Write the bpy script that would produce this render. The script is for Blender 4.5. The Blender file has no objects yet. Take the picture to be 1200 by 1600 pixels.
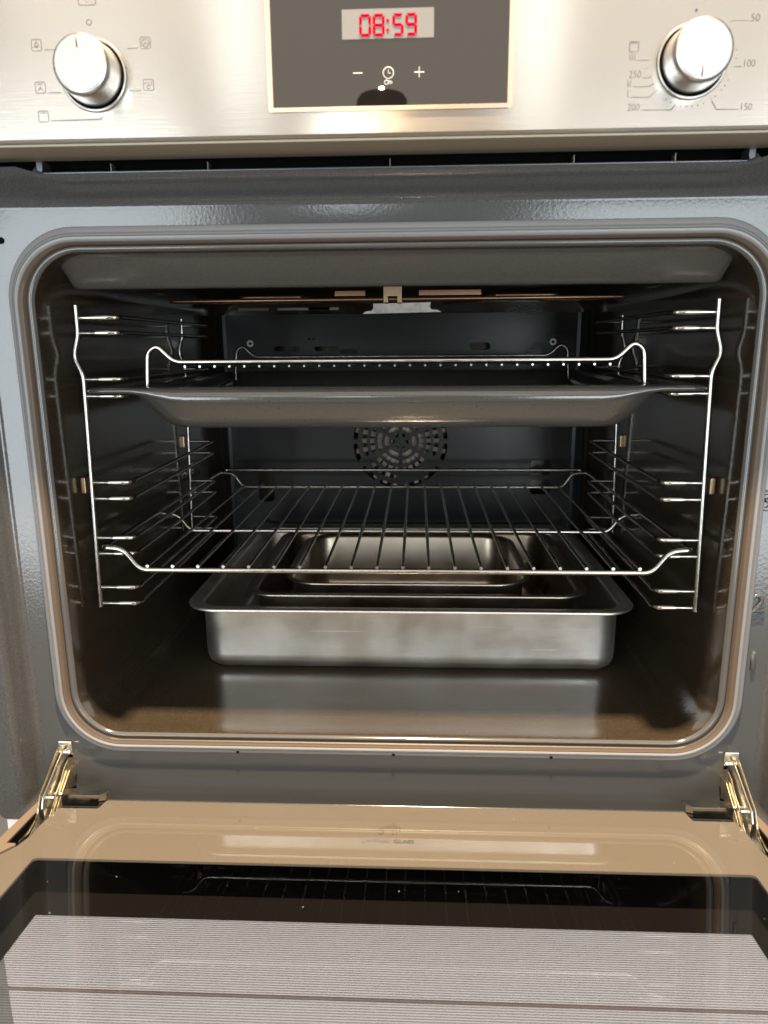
import bpy, bmesh, math, random
from mathutils import Vector, Matrix
random.seed(7)
S = bpy.context.scene
COL = S.collection
R = math.radians

# ------------------------------------------------------------------ camera
def make_camera():
    p, y, r = R(12.922), R(-2.591), R(-0.426)
    fw = Vector((math.sin(y)*math.cos(p), math.cos(y)*math.cos(p), -math.sin(p)))
    rt = Vector((math.cos(y), -math.sin(y), 0)); up = rt.cross(fw)
    rt2 = math.cos(r)*rt + math.sin(r)*up
    up2 = -math.sin(r)*rt + math.cos(r)*up
    cd = bpy.data.cameras.new('camera'); co = bpy.data.objects.new('camera', cd); COL.objects.link(co)
    m = Matrix((rt2, up2, -fw)).transposed().to_4x4()
    m.translation = Vector((0.0181, -0.5003, 0.0095)); co.matrix_world = m
    cd.sensor_fit = 'VERTICAL'; cd.sensor_height = 24.0; cd.lens = 1139.5/1600*24.0
    cd.clip_start = 0.01; cd.clip_end = 60
    cd.dof.use_dof = True; cd.dof.focus_distance = 0.62; cd.dof.aperture_fstop = 6.0
    S.camera = co
make_camera()

# ------------------------------------------------------------------ world and lamps
W = bpy.data.worlds.new('World'); S.world = W; W.use_nodes = True
bg = W.node_tree.nodes['Background']
bg.inputs[0].default_value = (0.50, 0.44, 0.375, 1); bg.inputs[1].default_value = 0.52
S.view_settings.view_transform = 'Standard'; S.view_settings.look = 'None'
S.view_settings.exposure = 0.0; S.view_settings.gamma = 1.0

def area(name, loc, target, sx, sy, radiance, col):
    l = bpy.data.lights.new(name, 'AREA'); l.shape = 'RECTANGLE'; l.size = sx; l.size_y = sy
    l.color = col; l.energy = radiance*math.pi*sx*sy
    o = bpy.data.objects.new(name, l); COL.objects.link(o); o.location = loc
    d = Vector(target)-Vector(loc); o.rotation_euler = d.to_track_quat('-Z', 'Y').to_euler()
    return o
COOL = (0.86, 0.95, 1.0)
# the kitchen windows behind the photographer
area('window_light', (-0.78, -3.2, 1.30), (-0.78, 0, 1.30), 0.24, 0.8, 2.9, COOL)
area('window_light', (-0.31, -3.2, 0.62), (-0.31, 0, 0.62), 0.24, 0.62, 9.0, COOL)
area('window_light', (0.54, -3.2, 1.30), (0.54, 0, 1.30), 0.22, 0.8, 2.9, COOL)
area('window_light', (2.10, -3.2, 0.65), (2.10, 0, 0.65), 0.75, 0.75, 9.0, COOL)
area('window_light', (-1.65, -3.2, -0.25), (-1.65, 0, -0.25), 1.30, 1.75, 8.3, COOL)  # low glazing, stretched down and brightened to light the drawer fronts
area('window_light', (1.35, -3.2, -0.35), (1.35, 0, -0.35), 1.40, 1.55, 8.3, COOL)  # likewise enlarged downwards for more light on the drawers
# added lamp for bounce off the unseen ceiling, brightens the tray lip
area('ceiling_bounce', (0.0, -2.1, 1.9), (0.0, -0.4, 0.0), 3.2, 1.6, 1.5, (1.0, 0.90, 0.78))
# warm fill added for the unseen lit wall, brightens panel and display
area('wall_fill', (0.0, -3.5, 1.45), (0.0, 0, 1.45), 4.6, 1.1, 0.60, (1.0, 0.86, 0.70))
# warm ceiling lamp almost straight above the open door
area('ceiling_light', (0.03, -0.305, 1.45), (0.03, -0.305, 0), 0.04, 0.04, 26000.0, (1.0, 0.76, 0.50))

# ------------------------------------------------------------------ materials
def mat(name, base=(0.5,0.5,0.5), rough=0.4, metal=0.0, ior=1.5, coat=0.0, coat_rough=0.1,
        grain=None, bump=None, emis=None, aniso=0.0, uvtan=False, rough_var=None):
    """grain = (scale, amount, tint or None); bump = (scale, strength, distance, stretch)"""
    m = bpy.data.materials.new(name); m.use_nodes = True
    nt = m.node_tree; b = nt.nodes['Principled BSDF']; L = nt.links.new
    b.inputs['Base Color'].default_value = (*base, 1)
    b.inputs['Roughness'].default_value = rough; b.inputs['Metallic'].default_value = metal
    b.inputs['IOR'].default_value = ior
    b.inputs['Coat Weight'].default_value = coat; b.inputs['Coat Roughness'].default_value = coat_rough
    tc = nt.nodes.new('ShaderNodeTexCoord')
    if grain:
        sc, amt, tint = grain
        n = nt.nodes.new('ShaderNodeTexNoise'); n.inputs['Scale'].default_value = sc; n.inputs['Detail'].default_value = 4
        L(tc.outputs['Object'], n.inputs['Vector'])
        cr = nt.nodes.new('ShaderNodeValToRGB')
        cr.color_ramp.elements[0].position = 0.35; cr.color_ramp.elements[1].position = 0.68
        t = tint or tuple(min(1, c*(1+amt)) for c in base)
        cr.color_ramp.elements[0].color = (*[c*(1-amt) for c in base], 1)
        cr.color_ramp.elements[1].color = (*t, 1)
        L(n.outputs['Fac'], cr.inputs['Fac']); L(cr.outputs['Color'], b.inputs['Base Color'])
    if rough_var:
        sc, lo, hi = rough_var
        n = nt.nodes.new('ShaderNodeTexNoise'); n.inputs['Scale'].default_value = sc; n.inputs['Detail'].default_value = 5
        L(tc.outputs['Object'], n.inputs['Vector'])
        mr = nt.nodes.new('ShaderNodeMapRange'); mr.inputs[1].default_value = 0.3; mr.inputs[2].default_value = 0.7
        mr.inputs[3].default_value = lo; mr.inputs[4].default_value = hi
        L(n.outputs['Fac'], mr.inputs[0]); L(mr.outputs[0], b.inputs['Roughness'])
    if bump:
        sc, st, dist, stretch = bump
        mp = nt.nodes.new('ShaderNodeMapping'); mp.inputs['Scale'].default_value = stretch
        L(tc.outputs['Object'], mp.inputs['Vector'])
        n = nt.nodes.new('ShaderNodeTexNoise'); n.inputs['Scale'].default_value = sc; n.inputs['Detail'].default_value = 3
        L(mp.outputs[0], n.inputs['Vector'])
        bp = nt.nodes.new('ShaderNodeBump'); bp.inputs['Strength'].default_value = st; bp.inputs['Distance'].default_value = dist
        L(n.outputs['Fac'], bp.inputs['Height']); L(bp.outputs[0], b.inputs['Normal'])
        if coat: L(bp.outputs[0], b.inputs['Coat Normal'])
    if aniso:
        b.inputs['Anisotropic'].default_value = aniso
        if uvtan:
            tg = nt.nodes.new('ShaderNodeTangent'); tg.direction_type = 'UV_MAP'; tg.uv_map = 'UVMap'
            L(tg.outputs[0], b.inputs['Tangent'])
    if emis:
        b.inputs['Emission Color'].default_value = (*emis[0], 1); b.inputs['Emission Strength'].default_value = emis[1]
    return m

def glass_mat(name, tint, ior):
    m = bpy.data.materials.new(name); m.use_nodes = True
    nt = m.node_tree; nt.nodes.clear(); L = nt.links.new
    out = nt.nodes.new('ShaderNodeOutputMaterial'); mx = nt.nodes.new('ShaderNodeMixShader')
    tr = nt.nodes.new('ShaderNodeBsdfTransparent'); tr.inputs[0].default_value = (*tint, 1)
    gl = nt.nodes.new('ShaderNodeBsdfGlossy'); gl.inputs['Roughness'].default_value = 0.012
    tc = nt.nodes.new('ShaderNodeTexCoord'); no = nt.nodes.new('ShaderNodeTexNoise'); no.inputs['Scale'].default_value = 18; no.inputs['Detail'].default_value = 5
    mr = nt.nodes.new('ShaderNodeMapRange'); mr.inputs[1].default_value = 0.45; mr.inputs[2].default_value = 0.75; mr.inputs[3].default_value = 0.006; mr.inputs[4].default_value = 0.06
    L(tc.outputs['Object'], no.inputs['Vector']); L(no.outputs['Fac'], mr.inputs[0]); L(mr.outputs[0], gl.inputs['Roughness'])
    fr = nt.nodes.new('ShaderNodeFresnel'); fr.inputs[0].default_value = ior
    ge = nt.nodes.new('ShaderNodeNewGeometry')
    sb = nt.nodes.new('ShaderNodeMath'); sb.operation = 'SUBTRACT'; sb.inputs[0].default_value = 1.0
    ml = nt.nodes.new('ShaderNodeMath'); ml.operation = 'MULTIPLY'
    L(ge.outputs['Backfacing'], sb.inputs[1]); L(fr.outputs[0], ml.inputs[0]); L(sb.outputs[0], ml.inputs[1])
    L(ml.outputs[0], mx.inputs[0]); L(tr.outputs[0], mx.inputs[1]); L(gl.outputs[0], mx.inputs[2])
    L(mx.outputs[0], out.inputs[0])
    return m

M = {}
M['steel'] = mat('brushed_steel', (0.50, 0.467, 0.425), 0.20, 1.0, aniso=0.85, uvtan=True,
                 bump=(1300, 0.10, 0.0003, (0.03, 1, 1)), grain=(6, 0.03, None))
M['steel_lip'] = mat('steel_lip', (0.40, 0.35, 0.27), 0.55, 0.35)  # brownish reflection of the door is put into this colour
M['rose'] = mat('rose_edge', (0.86, 0.60, 0.46), 0.22, 1.0)
M['knob'] = mat('satin_knob', (0.66, 0.65, 0.63), 0.30, 1.0, rough_var=(300, 0.26, 0.36))
M['knob_face'] = mat('satin_knob_face', (0.52, 0.52, 0.525), 0.45, 0.7)
M['ink'] = mat('dark_print', (0.10, 0.09, 0.10), 0.5)
M['ink_blue'] = mat('dark_blue_mark', (0.06, 0.06, 0.13), 0.4)
M['display'] = mat('display_glass', (0.012, 0.011, 0.010), 0.006, 0.0, ior=2.3)
M['lcd'] = mat('lcd_window', (0.21, 0.207, 0.205), 0.25, 0.0, ior=1.5)
M['red'] = mat('red_digits', (0.02, 0.0, 0.0), 1.0, ior=1.02, emis=((1.0, 0.0, 0.03), 1.0))
M['white_print'] = mat('pale_print', (0.62, 0.60, 0.56), 0.5)
M['enamel'] = mat('grey_enamel', (0.070, 0.072, 0.074), 0.15, 0.0, ior=1.58, coat=0.0,
                  bump=(420, 0.09, 0.0008, (1, 1, 1)), grain=(2600, 0.5, None))
M['cavity'] = mat('dark_enamel', (0.0125, 0.0128, 0.0132), 0.085, 0.0, ior=1.55,
                  bump=(260, 0.10, 0.0007, (1, 1, 1)), grain=(2400, 0.55, (0.072, 0.054, 0.034)), rough_var=(11, 0.075, 0.18))
M['back_enamel'] = mat('back_enamel', (0.008, 0.009, 0.010), 0.24, 0.0, ior=1.42, bump=(300, 0.1, 0.0006, (1, 1, 1)))
M['flange'] = mat('flange_lightened', (0.045, 0.05, 0.055), 0.22, 0.0, ior=1.6)  # back enamel lightened to paint in the bright strips of reflected light
M['ceiling'] = mat('ceiling_enamel', (0.085, 0.078, 0.070), 0.16, 0.0, ior=1.6, bump=(380, 0.08, 0.0006, (1, 1, 1)), grain=(2200, 0.28, None))
def chips(m):
    nt = m.node_tree; L = nt.links.new; b = nt.nodes['Principled BSDF']; old = b.inputs['Base Color'].links[0].from_socket
    tc = nt.nodes.new('ShaderNodeTexCoord'); n = nt.nodes.new('ShaderNodeTexNoise'); n.inputs['Scale'].default_value = 430; n.inputs['Detail'].default_value = 1
    cr = nt.nodes.new('ShaderNodeValToRGB'); cr.color_ramp.elements[0].position = 0.735; cr.color_ramp.elements[1].position = 0.755
    mx = nt.nodes.new('ShaderNodeMixRGB'); mx.inputs[2].default_value = (0.02, 0.018, 0.016, 1)
    L(tc.outputs['Object'], n.inputs['Vector']); L(n.outputs['Fac'], cr.inputs[0]); L(cr.outputs[0], mx.inputs[0]); L(old, mx.inputs[1]); L(mx.outputs[0], b.inputs['Base Color'])
M['tray'] = mat('tray_enamel', (0.066, 0.062, 0.057), 0.13, 0.0, ior=1.7,
                bump=(380, 0.10, 0.0006, (1, 1, 1)), grain=(2200, 0.28, None))
chips(M['tray'])
M['gasket'] = mat('grey_rubber', (0.20, 0.202, 0.207), 0.30, 0.0, ior=1.5)
M['gasket_in'] = mat('tan_rubber', (0.092, 0.068, 0.049), 0.45, 0.0, ior=1.4, bump=(500, 0.12, 0.0005, (1, 1, 1)))
M['black'] = mat('black_and_gap_shade', (0.003, 0.003, 0.003), 0.9, ior=1.15)  # real black parts, and painted shade inside holes, slots and gaps
M['rim'] = mat('rim_enamel', (0.085, 0.085, 0.084), 0.13, 0.0, ior=1.6)
M['black_gloss'] = mat('black_gloss', (0.010, 0.010, 0.010), 0.25)
M['vent_metal'] = mat('vent_metal', (0.18, 0.19, 0.20), 0.35, 0.9)
M['chrome'] = mat('chrome_wire', (0.43, 0.41, 0.38), 0.11, 1.0, rough_var=(150, 0.12, 0.26))
M['copper'] = mat('heater_tube', (0.30, 0.17, 0.10), 0.35, 0.9)
M['dark_steel'] = mat('dark_steel', (0.16, 0.15, 0.14), 0.4, 0.9)
M['brass'] = mat('dull_brass', (0.42, 0.31, 0.19), 0.38, 1.0)
M['bracket'] = mat('zinc_bracket', (0.55, 0.50, 0.45), 0.42, 1.0, grain=(120, 0.2, None))
M['zinc_yellow'] = mat('yellow_zinc', (0.80, 0.73, 0.56), 0.28, 1.0, grain=(160, 0.25, None))
M['zinc'] = mat('bright_zinc', (0.72, 0.72, 0.70), 0.28, 1.0)
M['panel_screw'] = mat('pale_ring', (0.75, 0.74, 0.70), 0.3, 0.9)
M['fan'] = mat('fan_metal', (0.72, 0.62, 0.50), 0.4, 0.9)
M['fan_bright'] = mat('fan_blade', (0.58, 0.51, 0.42), 0.45, 0.4)
M['beige'] = mat('beige_print', (0.150, 0.127, 0.105), 0.55)
M['beige_body'] = mat('beige_plastic', (0.155, 0.120, 0.090), 0.42)
M['black_print'] = mat('black_print', (0.006, 0.0052, 0.005), 0.8, ior=1.12)
M['line_print'] = mat('line_print', (0.030, 0.025, 0.023), 0.5)
M['glass_in'] = glass_mat('inner_glass', (0.985, 0.99, 0.985), 2.15)
M['glass_out'] = glass_mat('outer_glass', (0.97, 0.97, 0.965), 1.42)
M['door_text'] = mat('brown_print', (0.030, 0.024, 0.019), 0.5)
M['door_text_pale'] = mat('pale_brown_print', (0.065, 0.052, 0.040), 0.5)
M['drawer'] = mat('cream_lacquer', (0.92, 0.79, 0.75), 0.38, 0.0, coat=0.2)
M['cabinet'] = mat('taupe_board', (0.30, 0.27, 0.24), 0.6, grain=(60, 0.12, None))
M['lamp_shade'] = mat('lamp_shade', (0.010, 0.008, 0.007), 0.9, ior=1.1)
M['bulb'] = mat('bulb_glow', (1, 0.8, 0.5), 0.4, emis=((1.0, 0.70, 0.32), 22.0))

def pan_mat(name, base, rl, rh):
    m = bpy.data.materials.new(name); m.use_nodes = True; nt = m.node_tree; L = nt.links.new
    b = nt.nodes['Principled BSDF']; b.inputs['Metallic'].default_value = 1.0
    tc = nt.nodes.new('ShaderNodeTexCoord')
    def noise(sc, det, stretch=(1,1,1)):
        mp = nt.nodes.new('ShaderNodeMapping'); mp.inputs['Scale'].default_value = stretch
        L(tc.outputs['Object'], mp.inputs['Vector'])
        n = nt.nodes.new('ShaderNodeTexNoise'); n.inputs['Scale'].default_value = sc; n.inputs['Detail'].default_value = det
        L(mp.outputs[0], n.inputs['Vector']); return n
    a = noise(14, 6); cr = nt.nodes.new('ShaderNodeValToRGB')
    cr.color_ramp.elements[0].position = 0.35; cr.color_ramp.elements[1].position = 0.65
    cr.color_ramp.elements[0].color = (base[0]*0.80, base[1]*0.76, base[2]*0.70, 1)
    cr.color_ramp.elements[1].color = (*base, 1)
    L(a.outputs['Fac'], cr.inputs[0])
    sp = noise(420, 2); sr = nt.nodes.new('ShaderNodeValToRGB')
    sr.color_ramp.elements[0].position = 0.70; sr.color_ramp.elements[1].position = 0.74
    mask = noise(22, 3); mk = nt.nodes.new('ShaderNodeMath'); mk.operation = 'MULTIPLY'
    L(sp.outputs['Fac'], sr.inputs[0]); L(sr.outputs[0], mk.inputs[0]); L(mask.outputs['Fac'], mk.inputs[1])
    mx = nt.nodes.new('ShaderNodeMixRGB'); mx.inputs[2].default_value = (0.80, 0.78, 0.74, 1)
    L(mk.outputs[0], mx.inputs[0]); L(cr.outputs[0], mx.inputs[1]); L(mx.outputs[0], b.inputs['Base Color'])
    sc = noise(210, 1, (0.035, 1, 1)); sr2 = nt.nodes.new('ShaderNodeValToRGB')
    sr2.color_ramp.elements[0].position = 0.70; sr2.color_ramp.elements[1].position = 0.73
    sr2.color_ramp.elements[1].color = (0.6, 0.6, 0.6, 1)
    L(sc.outputs['Fac'], sr2.inputs[0]); mx2 = nt.nodes.new('ShaderNodeMixRGB'); mx2.inputs[2].default_value = (0.95, 0.94, 0.92, 1)
    L(sr2.outputs[0], mx2.inputs[0]); L(mx.outputs[0], mx2.inputs[1]); L(mx2.outputs[0], b.inputs['Base Color'])
    ro = noise(30, 6); mr = nt.nodes.new('ShaderNodeMapRange')
    mr.inputs[1].default_value = 0.3; mr.inputs[2].default_value = 0.7; mr.inputs[3].default_value = rl; mr.inputs[4].default_value = rh
    L(ro.outputs['Fac'], mr.inputs[0]); L(mr.outputs[0], b.inputs['Roughness'])
    fine = noise(1300, 2, (0.04, 1, 1)); bp = nt.nodes.new('ShaderNodeBump')
    bp.inputs['Strength'].default_value = 0.10; bp.inputs['Distance'].default_value = 0.0004
    L(fine.outputs['Fac'], bp.inputs['Height']); L(bp.outputs[0], b.inputs['Normal'])
    return m
M['pan'] = pan_mat('pan_steel', (0.80, 0.785, 0.76), 0.33, 0.48)
M['pan_dark'] = pan_mat('pan_steel_darker', (0.47, 0.415, 0.345), 0.26, 0.42)  # darker, browner steel for the two inner tins

# ------------------------------------------------------------------ mesh helpers
def finish(name, bm, material, parent=None, smooth=35, solid=None):
    if smooth:
        th = R(smooth)
        for f in bm.faces: f.smooth = True
        for e in bm.edges:
            e.smooth = (len(e.link_faces) == 2 and e.calc_face_angle(0) < th)
    me = bpy.data.meshes.new(name); bm.to_mesh(me); bm.free()
    me.materials.append(material)
    o = bpy.data.objects.new(name, me); COL.objects.link(o)
    if parent: o.parent = parent
    if smooth and smooth < 58:
        wn = o.modifiers.new('weighted_normals', 'WEIGHTED_NORMAL'); wn.keep_sharp = True; wn.weight = 80
    if solid:
        md = o.modifiers.new('thickness', 'SOLIDIFY'); md.thickness = solid; md.offset = -1
    return o

def thing(name, label, cat, loc=(0,0,0), group=None):
    o = bpy.data.objects.new(name, None); COL.objects.link(o); o.location = loc
    o.empty_display_size = 0.05
    o['label'] = label; o['category'] = cat
    if group: o['group'] = group
    return o

def rr(x0, x1, y0, y1, r, n=6, m=0):
    """rounded rectangle, counter-clockwise, n corner segments, m extra points per straight side"""
    pts = []
    cs = [(x1-r, y0+r, -90), (x1-r, y1-r, 0), (x0+r, y1-r, 90), (x0+r, y0+r, 180)]
    for k, (cx, cy, a0) in enumerate(cs):
        arc = [(cx+r*math.cos(R(a0+90*i/n)), cy+r*math.sin(R(a0+90*i/n))) for i in range(n+1)]
        pts += arc
        nx, ny, na = cs[(k+1) % 4]
        e = (nx+r*math.cos(R(na)), ny+r*math.sin(R(na))); s = arc[-1]
        for j in range(1, m+1):
            t = j/(m+1); pts.append((s[0]+(e[0]-s[0])*t, s[1]+(e[1]-s[1])*t))
    return pts

def loft(bm, loops, cap0=False, cap1=False, closed=True):
    vs = [[bm.verts.new(p) for p in lp] for lp in loops]
    n = len(vs[0])
    for a, b in zip(vs, vs[1:]):
        for i in range(n if closed else n-1):
            j = (i+1) % n
            bm.faces.new((a[i], a[j], b[j], b[i]))
    if cap0: bm.faces.new(list(reversed(vs[0])))
    if cap1: bm.faces.new(vs[-1])
    bmesh.ops.recalc_face_normals(bm, faces=bm.faces[:])
    return vs

def box(bm, x0, x1, y0, y1, z0, z1, bev=0.0, seg=2):
    b2 = bmesh.new()
    v = [b2.verts.new((x, y, z)) for x in (x0, x1) for y in (y0, y1) for z in (z0, z1)]
    for f in ((0,1,3,2),(4,6,7,5),(0,4,5,1),(2,3,7,6),(0,2,6,4),(1,5,7,3)):
        b2.faces.new([v[i] for i in f])
    bmesh.ops.recalc_face_normals(b2, faces=b2.faces[:])
    if bev: bmesh.ops.bevel(b2, geom=b2.edges[:], offset=bev, segments=seg, affect='EDGES', profile=0.5)
    merge(bm, b2)

def merge(bm, b2):
    me = bpy.data.meshes.new('tmp'); b2.to_mesh(me); b2.free(); bm.from_mesh(me); bpy.data.meshes.remove(me)

def fillet(pts, r, seg=5):
    pts = [Vector(p) for p in pts]
    if len(pts) < 3 or r <= 0: return pts
    out = [pts[0]]
    for a, b, c in zip(pts, pts[1:], pts[2:]):
        d1, d2 = (a-b), (c-b); k = min(r, d1.length*0.49, d2.length*0.49)
        s, e = b+d1.normalized()*k, b+d2.normalized()*k
        for i in range(seg+1):
            t = i/seg; out.append((1-t)**2*s+2*t*(1-t)*b+t*t*e)
    out.append(pts[-1]); return out

def tube(bm, pts, rad, sides=8, fil=0.0, cap=True, closed=False, radii=None):
    P = fillet(pts, fil) if fil else [Vector(p) for p in pts]
    n = len(P); rings = []
    t0 = (P[1]-P[0]).normalized()
    u = t0.cross(Vector((0.12, 0.31, 0.94)))
    if u.length < 1e-3: u = t0.cross(Vector((1, 0, 0)))
    u.normalize(); prev = t0
    for i in range(n):
        if closed: t = (P[(i+1) % n]-P[i-1]).normalized()
        elif i == 0: t = t0
        elif i == n-1: t = (P[i]-P[i-1]).normalized()
        else: t = ((P[i+1]-P[i]).normalized()+(P[i]-P[i-1]).normalized()).normalized()
        q = prev.rotation_difference(t); u = q @ u; u = (u-t*u.dot(t)).normalized(); prev = t
        v = t.cross(u); rr_ = radii[i] if radii else rad
        rings.append([bm.verts.new(P[i]+rr_*(math.cos(2*math.pi*k/sides)*u+math.sin(2*math.pi*k/sides)*v)) for k in range(sides)])
    for a, b in list(zip(rings, rings[1:]))+([(rings[-1], rings[0])] if closed else []):
        for k in range(sides):
            j = (k+1) % sides; bm.faces.new((a[k], a[j], b[j], b[k]))
    if cap and not closed:
        bm.faces.new(list(reversed(rings[0]))); bm.faces.new(rings[-1])

def tube_obj(name, pts, rad, material, parent, sides=8, fil=0.0, closed=False):
    bm = bmesh.new(); tube(bm, pts, rad, sides, fil, closed=closed)
    bmesh.ops.recalc_face_normals(bm, faces=bm.faces[:])
    return finish(name, bm, material, parent, 60)

def lathe(bm, prof, axis_o, n=40, direction='-y'):
    """prof = [(radius, forward)], forward is along -Y"""
    rings = []
    for r_, f in prof:
        rings.append([bm.verts.new((axis_o[0]+r_*math.cos(2*math.pi*k/n), axis_o[1]-f, axis_o[2]+r_*math.sin(2*math.pi*k/n))) for k in range(n)])
    for a, b in zip(rings, rings[1:]):
        for k in range(n):
            j = (k+1) % n; bm.faces.new((a[k], a[j], b[j], b[k]))
    bm.faces.new(list(reversed(rings[0]))); bm.faces.new(rings[-1])
    bmesh.ops.recalc_face_normals(bm, faces=bm.faces[:])

def plate_holes(bm, outer, holes, y0, y1, axes='xz'):
    """flat plate with real holes; outer and holes are lists of (a, b); thickness y0..y1 along the third axis"""
    def P(a, b, t): return (a, t, b) if axes == 'xz' else (a, b, t)
    b2 = bmesh.new(); edges = []
    for lp in [outer]+holes:
        vs = [b2.verts.new(P(a, b, y0)) for a, b in lp]
        edges += [b2.edges.new((vs[i], vs[(i+1) % len(vs)])) for i in range(len(vs))]
    bmesh.ops.triangle_fill(b2, edges=edges, use_beauty=True, use_dissolve=False)
    r = bmesh.ops.extrude_face_region(b2, geom=b2.faces[:])
    d = Vector(P(0, 0, y1-y0))
    bmesh.ops.translate(b2, verts=[v for v in r['geom'] if isinstance(v, bmesh.types.BMVert)], vec=d)
    bmesh.ops.recalc_face_normals(b2, faces=b2.faces[:])
    merge(bm, b2)

def prism(bm, poly, t0, t1, axes):
    """extrude a polygon; axes 'xy' -> thickness in z, 'xz' -> in y, 'yz' -> in x"""
    def P(a, b, t): return {'xy': (a, b, t), 'xz': (a, t, b), 'yz': (t, a, b)}[axes]
    b2 = bmesh.new()
    f = b2.faces.new([b2.verts.new(P(a, b, t0)) for a, b in poly])
    r = bmesh.ops.extrude_face_region(b2, geom=[f])
    bmesh.ops.translate(b2, verts=[v for v in r['geom'] if isinstance(v, bmesh.types.BMVert)], vec=Vector(P(0, 0, t1-t0)))
    bmesh.ops.recalc_face_normals(b2, faces=b2.faces[:])
    merge(bm, b2)

def sstep(a, b, x):
    t = max(0.0, min(1.0, (x-a)/(b-a))); return t*t*(3-2*t)

def stadium(cx, cz, w, h, n=5):
    r = min(w, h)/2*0.999
    return rr(cx-w/2, cx+w/2, cz-h/2, cz+h/2, r, n)

def text_obj(name, s, size, loc, rot, material, parent, align='CENTER', extrude=0.00008, bevel=0.0, bold=0.0, sx=1.0):
    cu = bpy.data.curves.new(name, 'FONT'); cu.body = s; cu.size = size; cu.align_x = align; cu.align_y = 'CENTER'
    cu.extrude = extrude; cu.bevel_depth = bevel; cu.offset = bold; cu.resolution_u = 3
    tmp = bpy.data.objects.new('tmp', cu); COL.objects.link(tmp)
    bpy.context.view_layer.update()
    me = bpy.data.meshes.new_from_object(tmp.evaluated_get(bpy.context.evaluated_depsgraph_get()))
    bpy.data.objects.remove(tmp); bpy.data.curves.remove(cu)
    me.name = name; me.materials.clear(); me.materials.append(material)
    o = bpy.data.objects.new(name, me); COL.objects.link(o)
    o.location = loc; o.rotation_euler = rot; o.scale = (sx, 1, 1)
    if parent: o.parent = parent
    return o

# ================================================================== OVEN
oven = thing('oven', 'built-in electric oven with steel control panel, dark enamel cavity and open glass door', 'oven')

# ------------------------------------------------------------------ front frame
bm = bmesh.new()
FR = [  # X half, z bottom, z top, corner radius, Y
    (0.3030, -0.3440, 0.1155, 0.004, 0.030), (0.3030, -0.3440, 0.1155, 0.004, -0.0165),
    (0.3010, -0.3435, 0.1146, 0.005, -0.0197), (0.2850, -0.3425, 0.1128, 0.007, -0.0202),
    (0.2818, -0.3420, 0.1110, 0.009, -0.0185), (0.2800, -0.3415, 0.1088, 0.010, -0.0150),
    (0.2764, -0.3405, 0.1040, 0.012, -0.0052), (0.2750, -0.3400, 0.1016, 0.014, -0.0022),
    (0.2728, -0.3395, 0.0996, 0.015, -0.0005), (0.2700, -0.3390, 0.0975, 0.017, 0.0),
    (0.2535, -0.2920, 0.0835, 0.045, 0.0), (0.2500, -0.2885, 0.0785, 0.042, 0.0020), (0.2460, -0.2850, 0.0750, 0.040, 0.0060)]
loops = []
for k, (X, zb, zt, r, Y) in enumerate(FR):
    lp = []
    for x, z in rr(-X, X, zb, zt, r, 8, 36):
        if k < 8 and z > 0.05: z += 0.0046*sstep(0.217, 0.233, abs(x))*(1 if k < 5 else (0.8, 0.4, 0.15)[k-5])
        lp.append((x, Y, z))
    loops.append(lp)
loft(bm, loops)
frame = finish('front_frame', bm, M['enamel'], oven, 40)

# level numbers embossed at the right of the opening
for s, x, z in (('1', 0.2611, -0.2152), ('2', 0.2601, -0.1715), ('3', 0.2590, -0.0975)):
    text_obj('level_number', s, 0.0190, (x, -0.0004, z), (R(90), 0, 0), M['enamel'], frame, bevel=0.0010, extrude=0.0006, bold=-0.0004)

# fixing holes in the frame
for x, z, r_ in ((-0.2574, 0.0786, 0.0022), (0.2600, 0.0775, 0.0022)):
    bm = bmesh.new(); lathe(bm, [(r_, 0.0), (r_, 0.0004)], (x, 0, z), 16); finish('fixing_hole', bm, M['black'], frame)

# ------------------------------------------------------------------ gasket
bm = bmesh.new()
OUT = (0.2562, -0.2950, 0.0866, 0.048); INN = (0.2492, -0.2882, 0.0768, 0.0415)
prof = [(0, 0.0), (0.02, -0.0016), (0.10, -0.0024), (0.30, -0.0029), (0.42, -0.0033), (0.46, -0.0027), (0.51, -0.0033),
        (0.60, -0.0035), (0.64, -0.0029), (0.69, -0.0036), (0.85, -0.0036), (1.0, -0.0026), (1.04, -0.0005), (1.04, 0.0025)]
loops = []
for t, Y in prof:
    X, zb, zt, r = [a+(b-a)*t for a, b in zip(OUT, INN)]
    loops.append([(x, Y, z) for x, z in rr(-X, X, zb, zt, r, 14, 2)])
loft(bm, loops); gasket = finish('door_gasket', bm, M['gasket'], oven, 50)
bm = bmesh.new()
loops = []
for X, zb, zt, r, Y in ((0.2497, -0.2887, 0.0770, 0.0415, -0.0026), (0.2490, -0.2880, 0.0766, 0.041, -0.0031),
                        (0.2481, -0.2871, 0.0760, 0.040, -0.0026), (0.2472, -0.2862, 0.0755, 0.040, -0.0017), (0.2468, -0.2858, 0.0753, 0.0395, -0.0018),
                        (0.2456, -0.2846, 0.0748, 0.0390, -0.0004), (0.2447, -0.2836, 0.0745, 0.0385, 0.0016), (0.2444, -0.2833, 0.0743, 0.038, 0.0035)):
    loops.append([(x, Y, z) for x, z in rr(-X, X, zb, zt, r, 14, 2)])
loft(bm, loops); finish('sealing_lip', bm, M['gasket_in'], gasket, 60)
for x in (-0.1177, 0.0014, 0.1198):
    bm = bmesh.new(); lathe(bm, [(0.0012, 0.0), (0.0012, 0.0033)], (x, 0, -0.2934), 10); finish('drain_hole', bm, M['black'], gasket)

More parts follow.
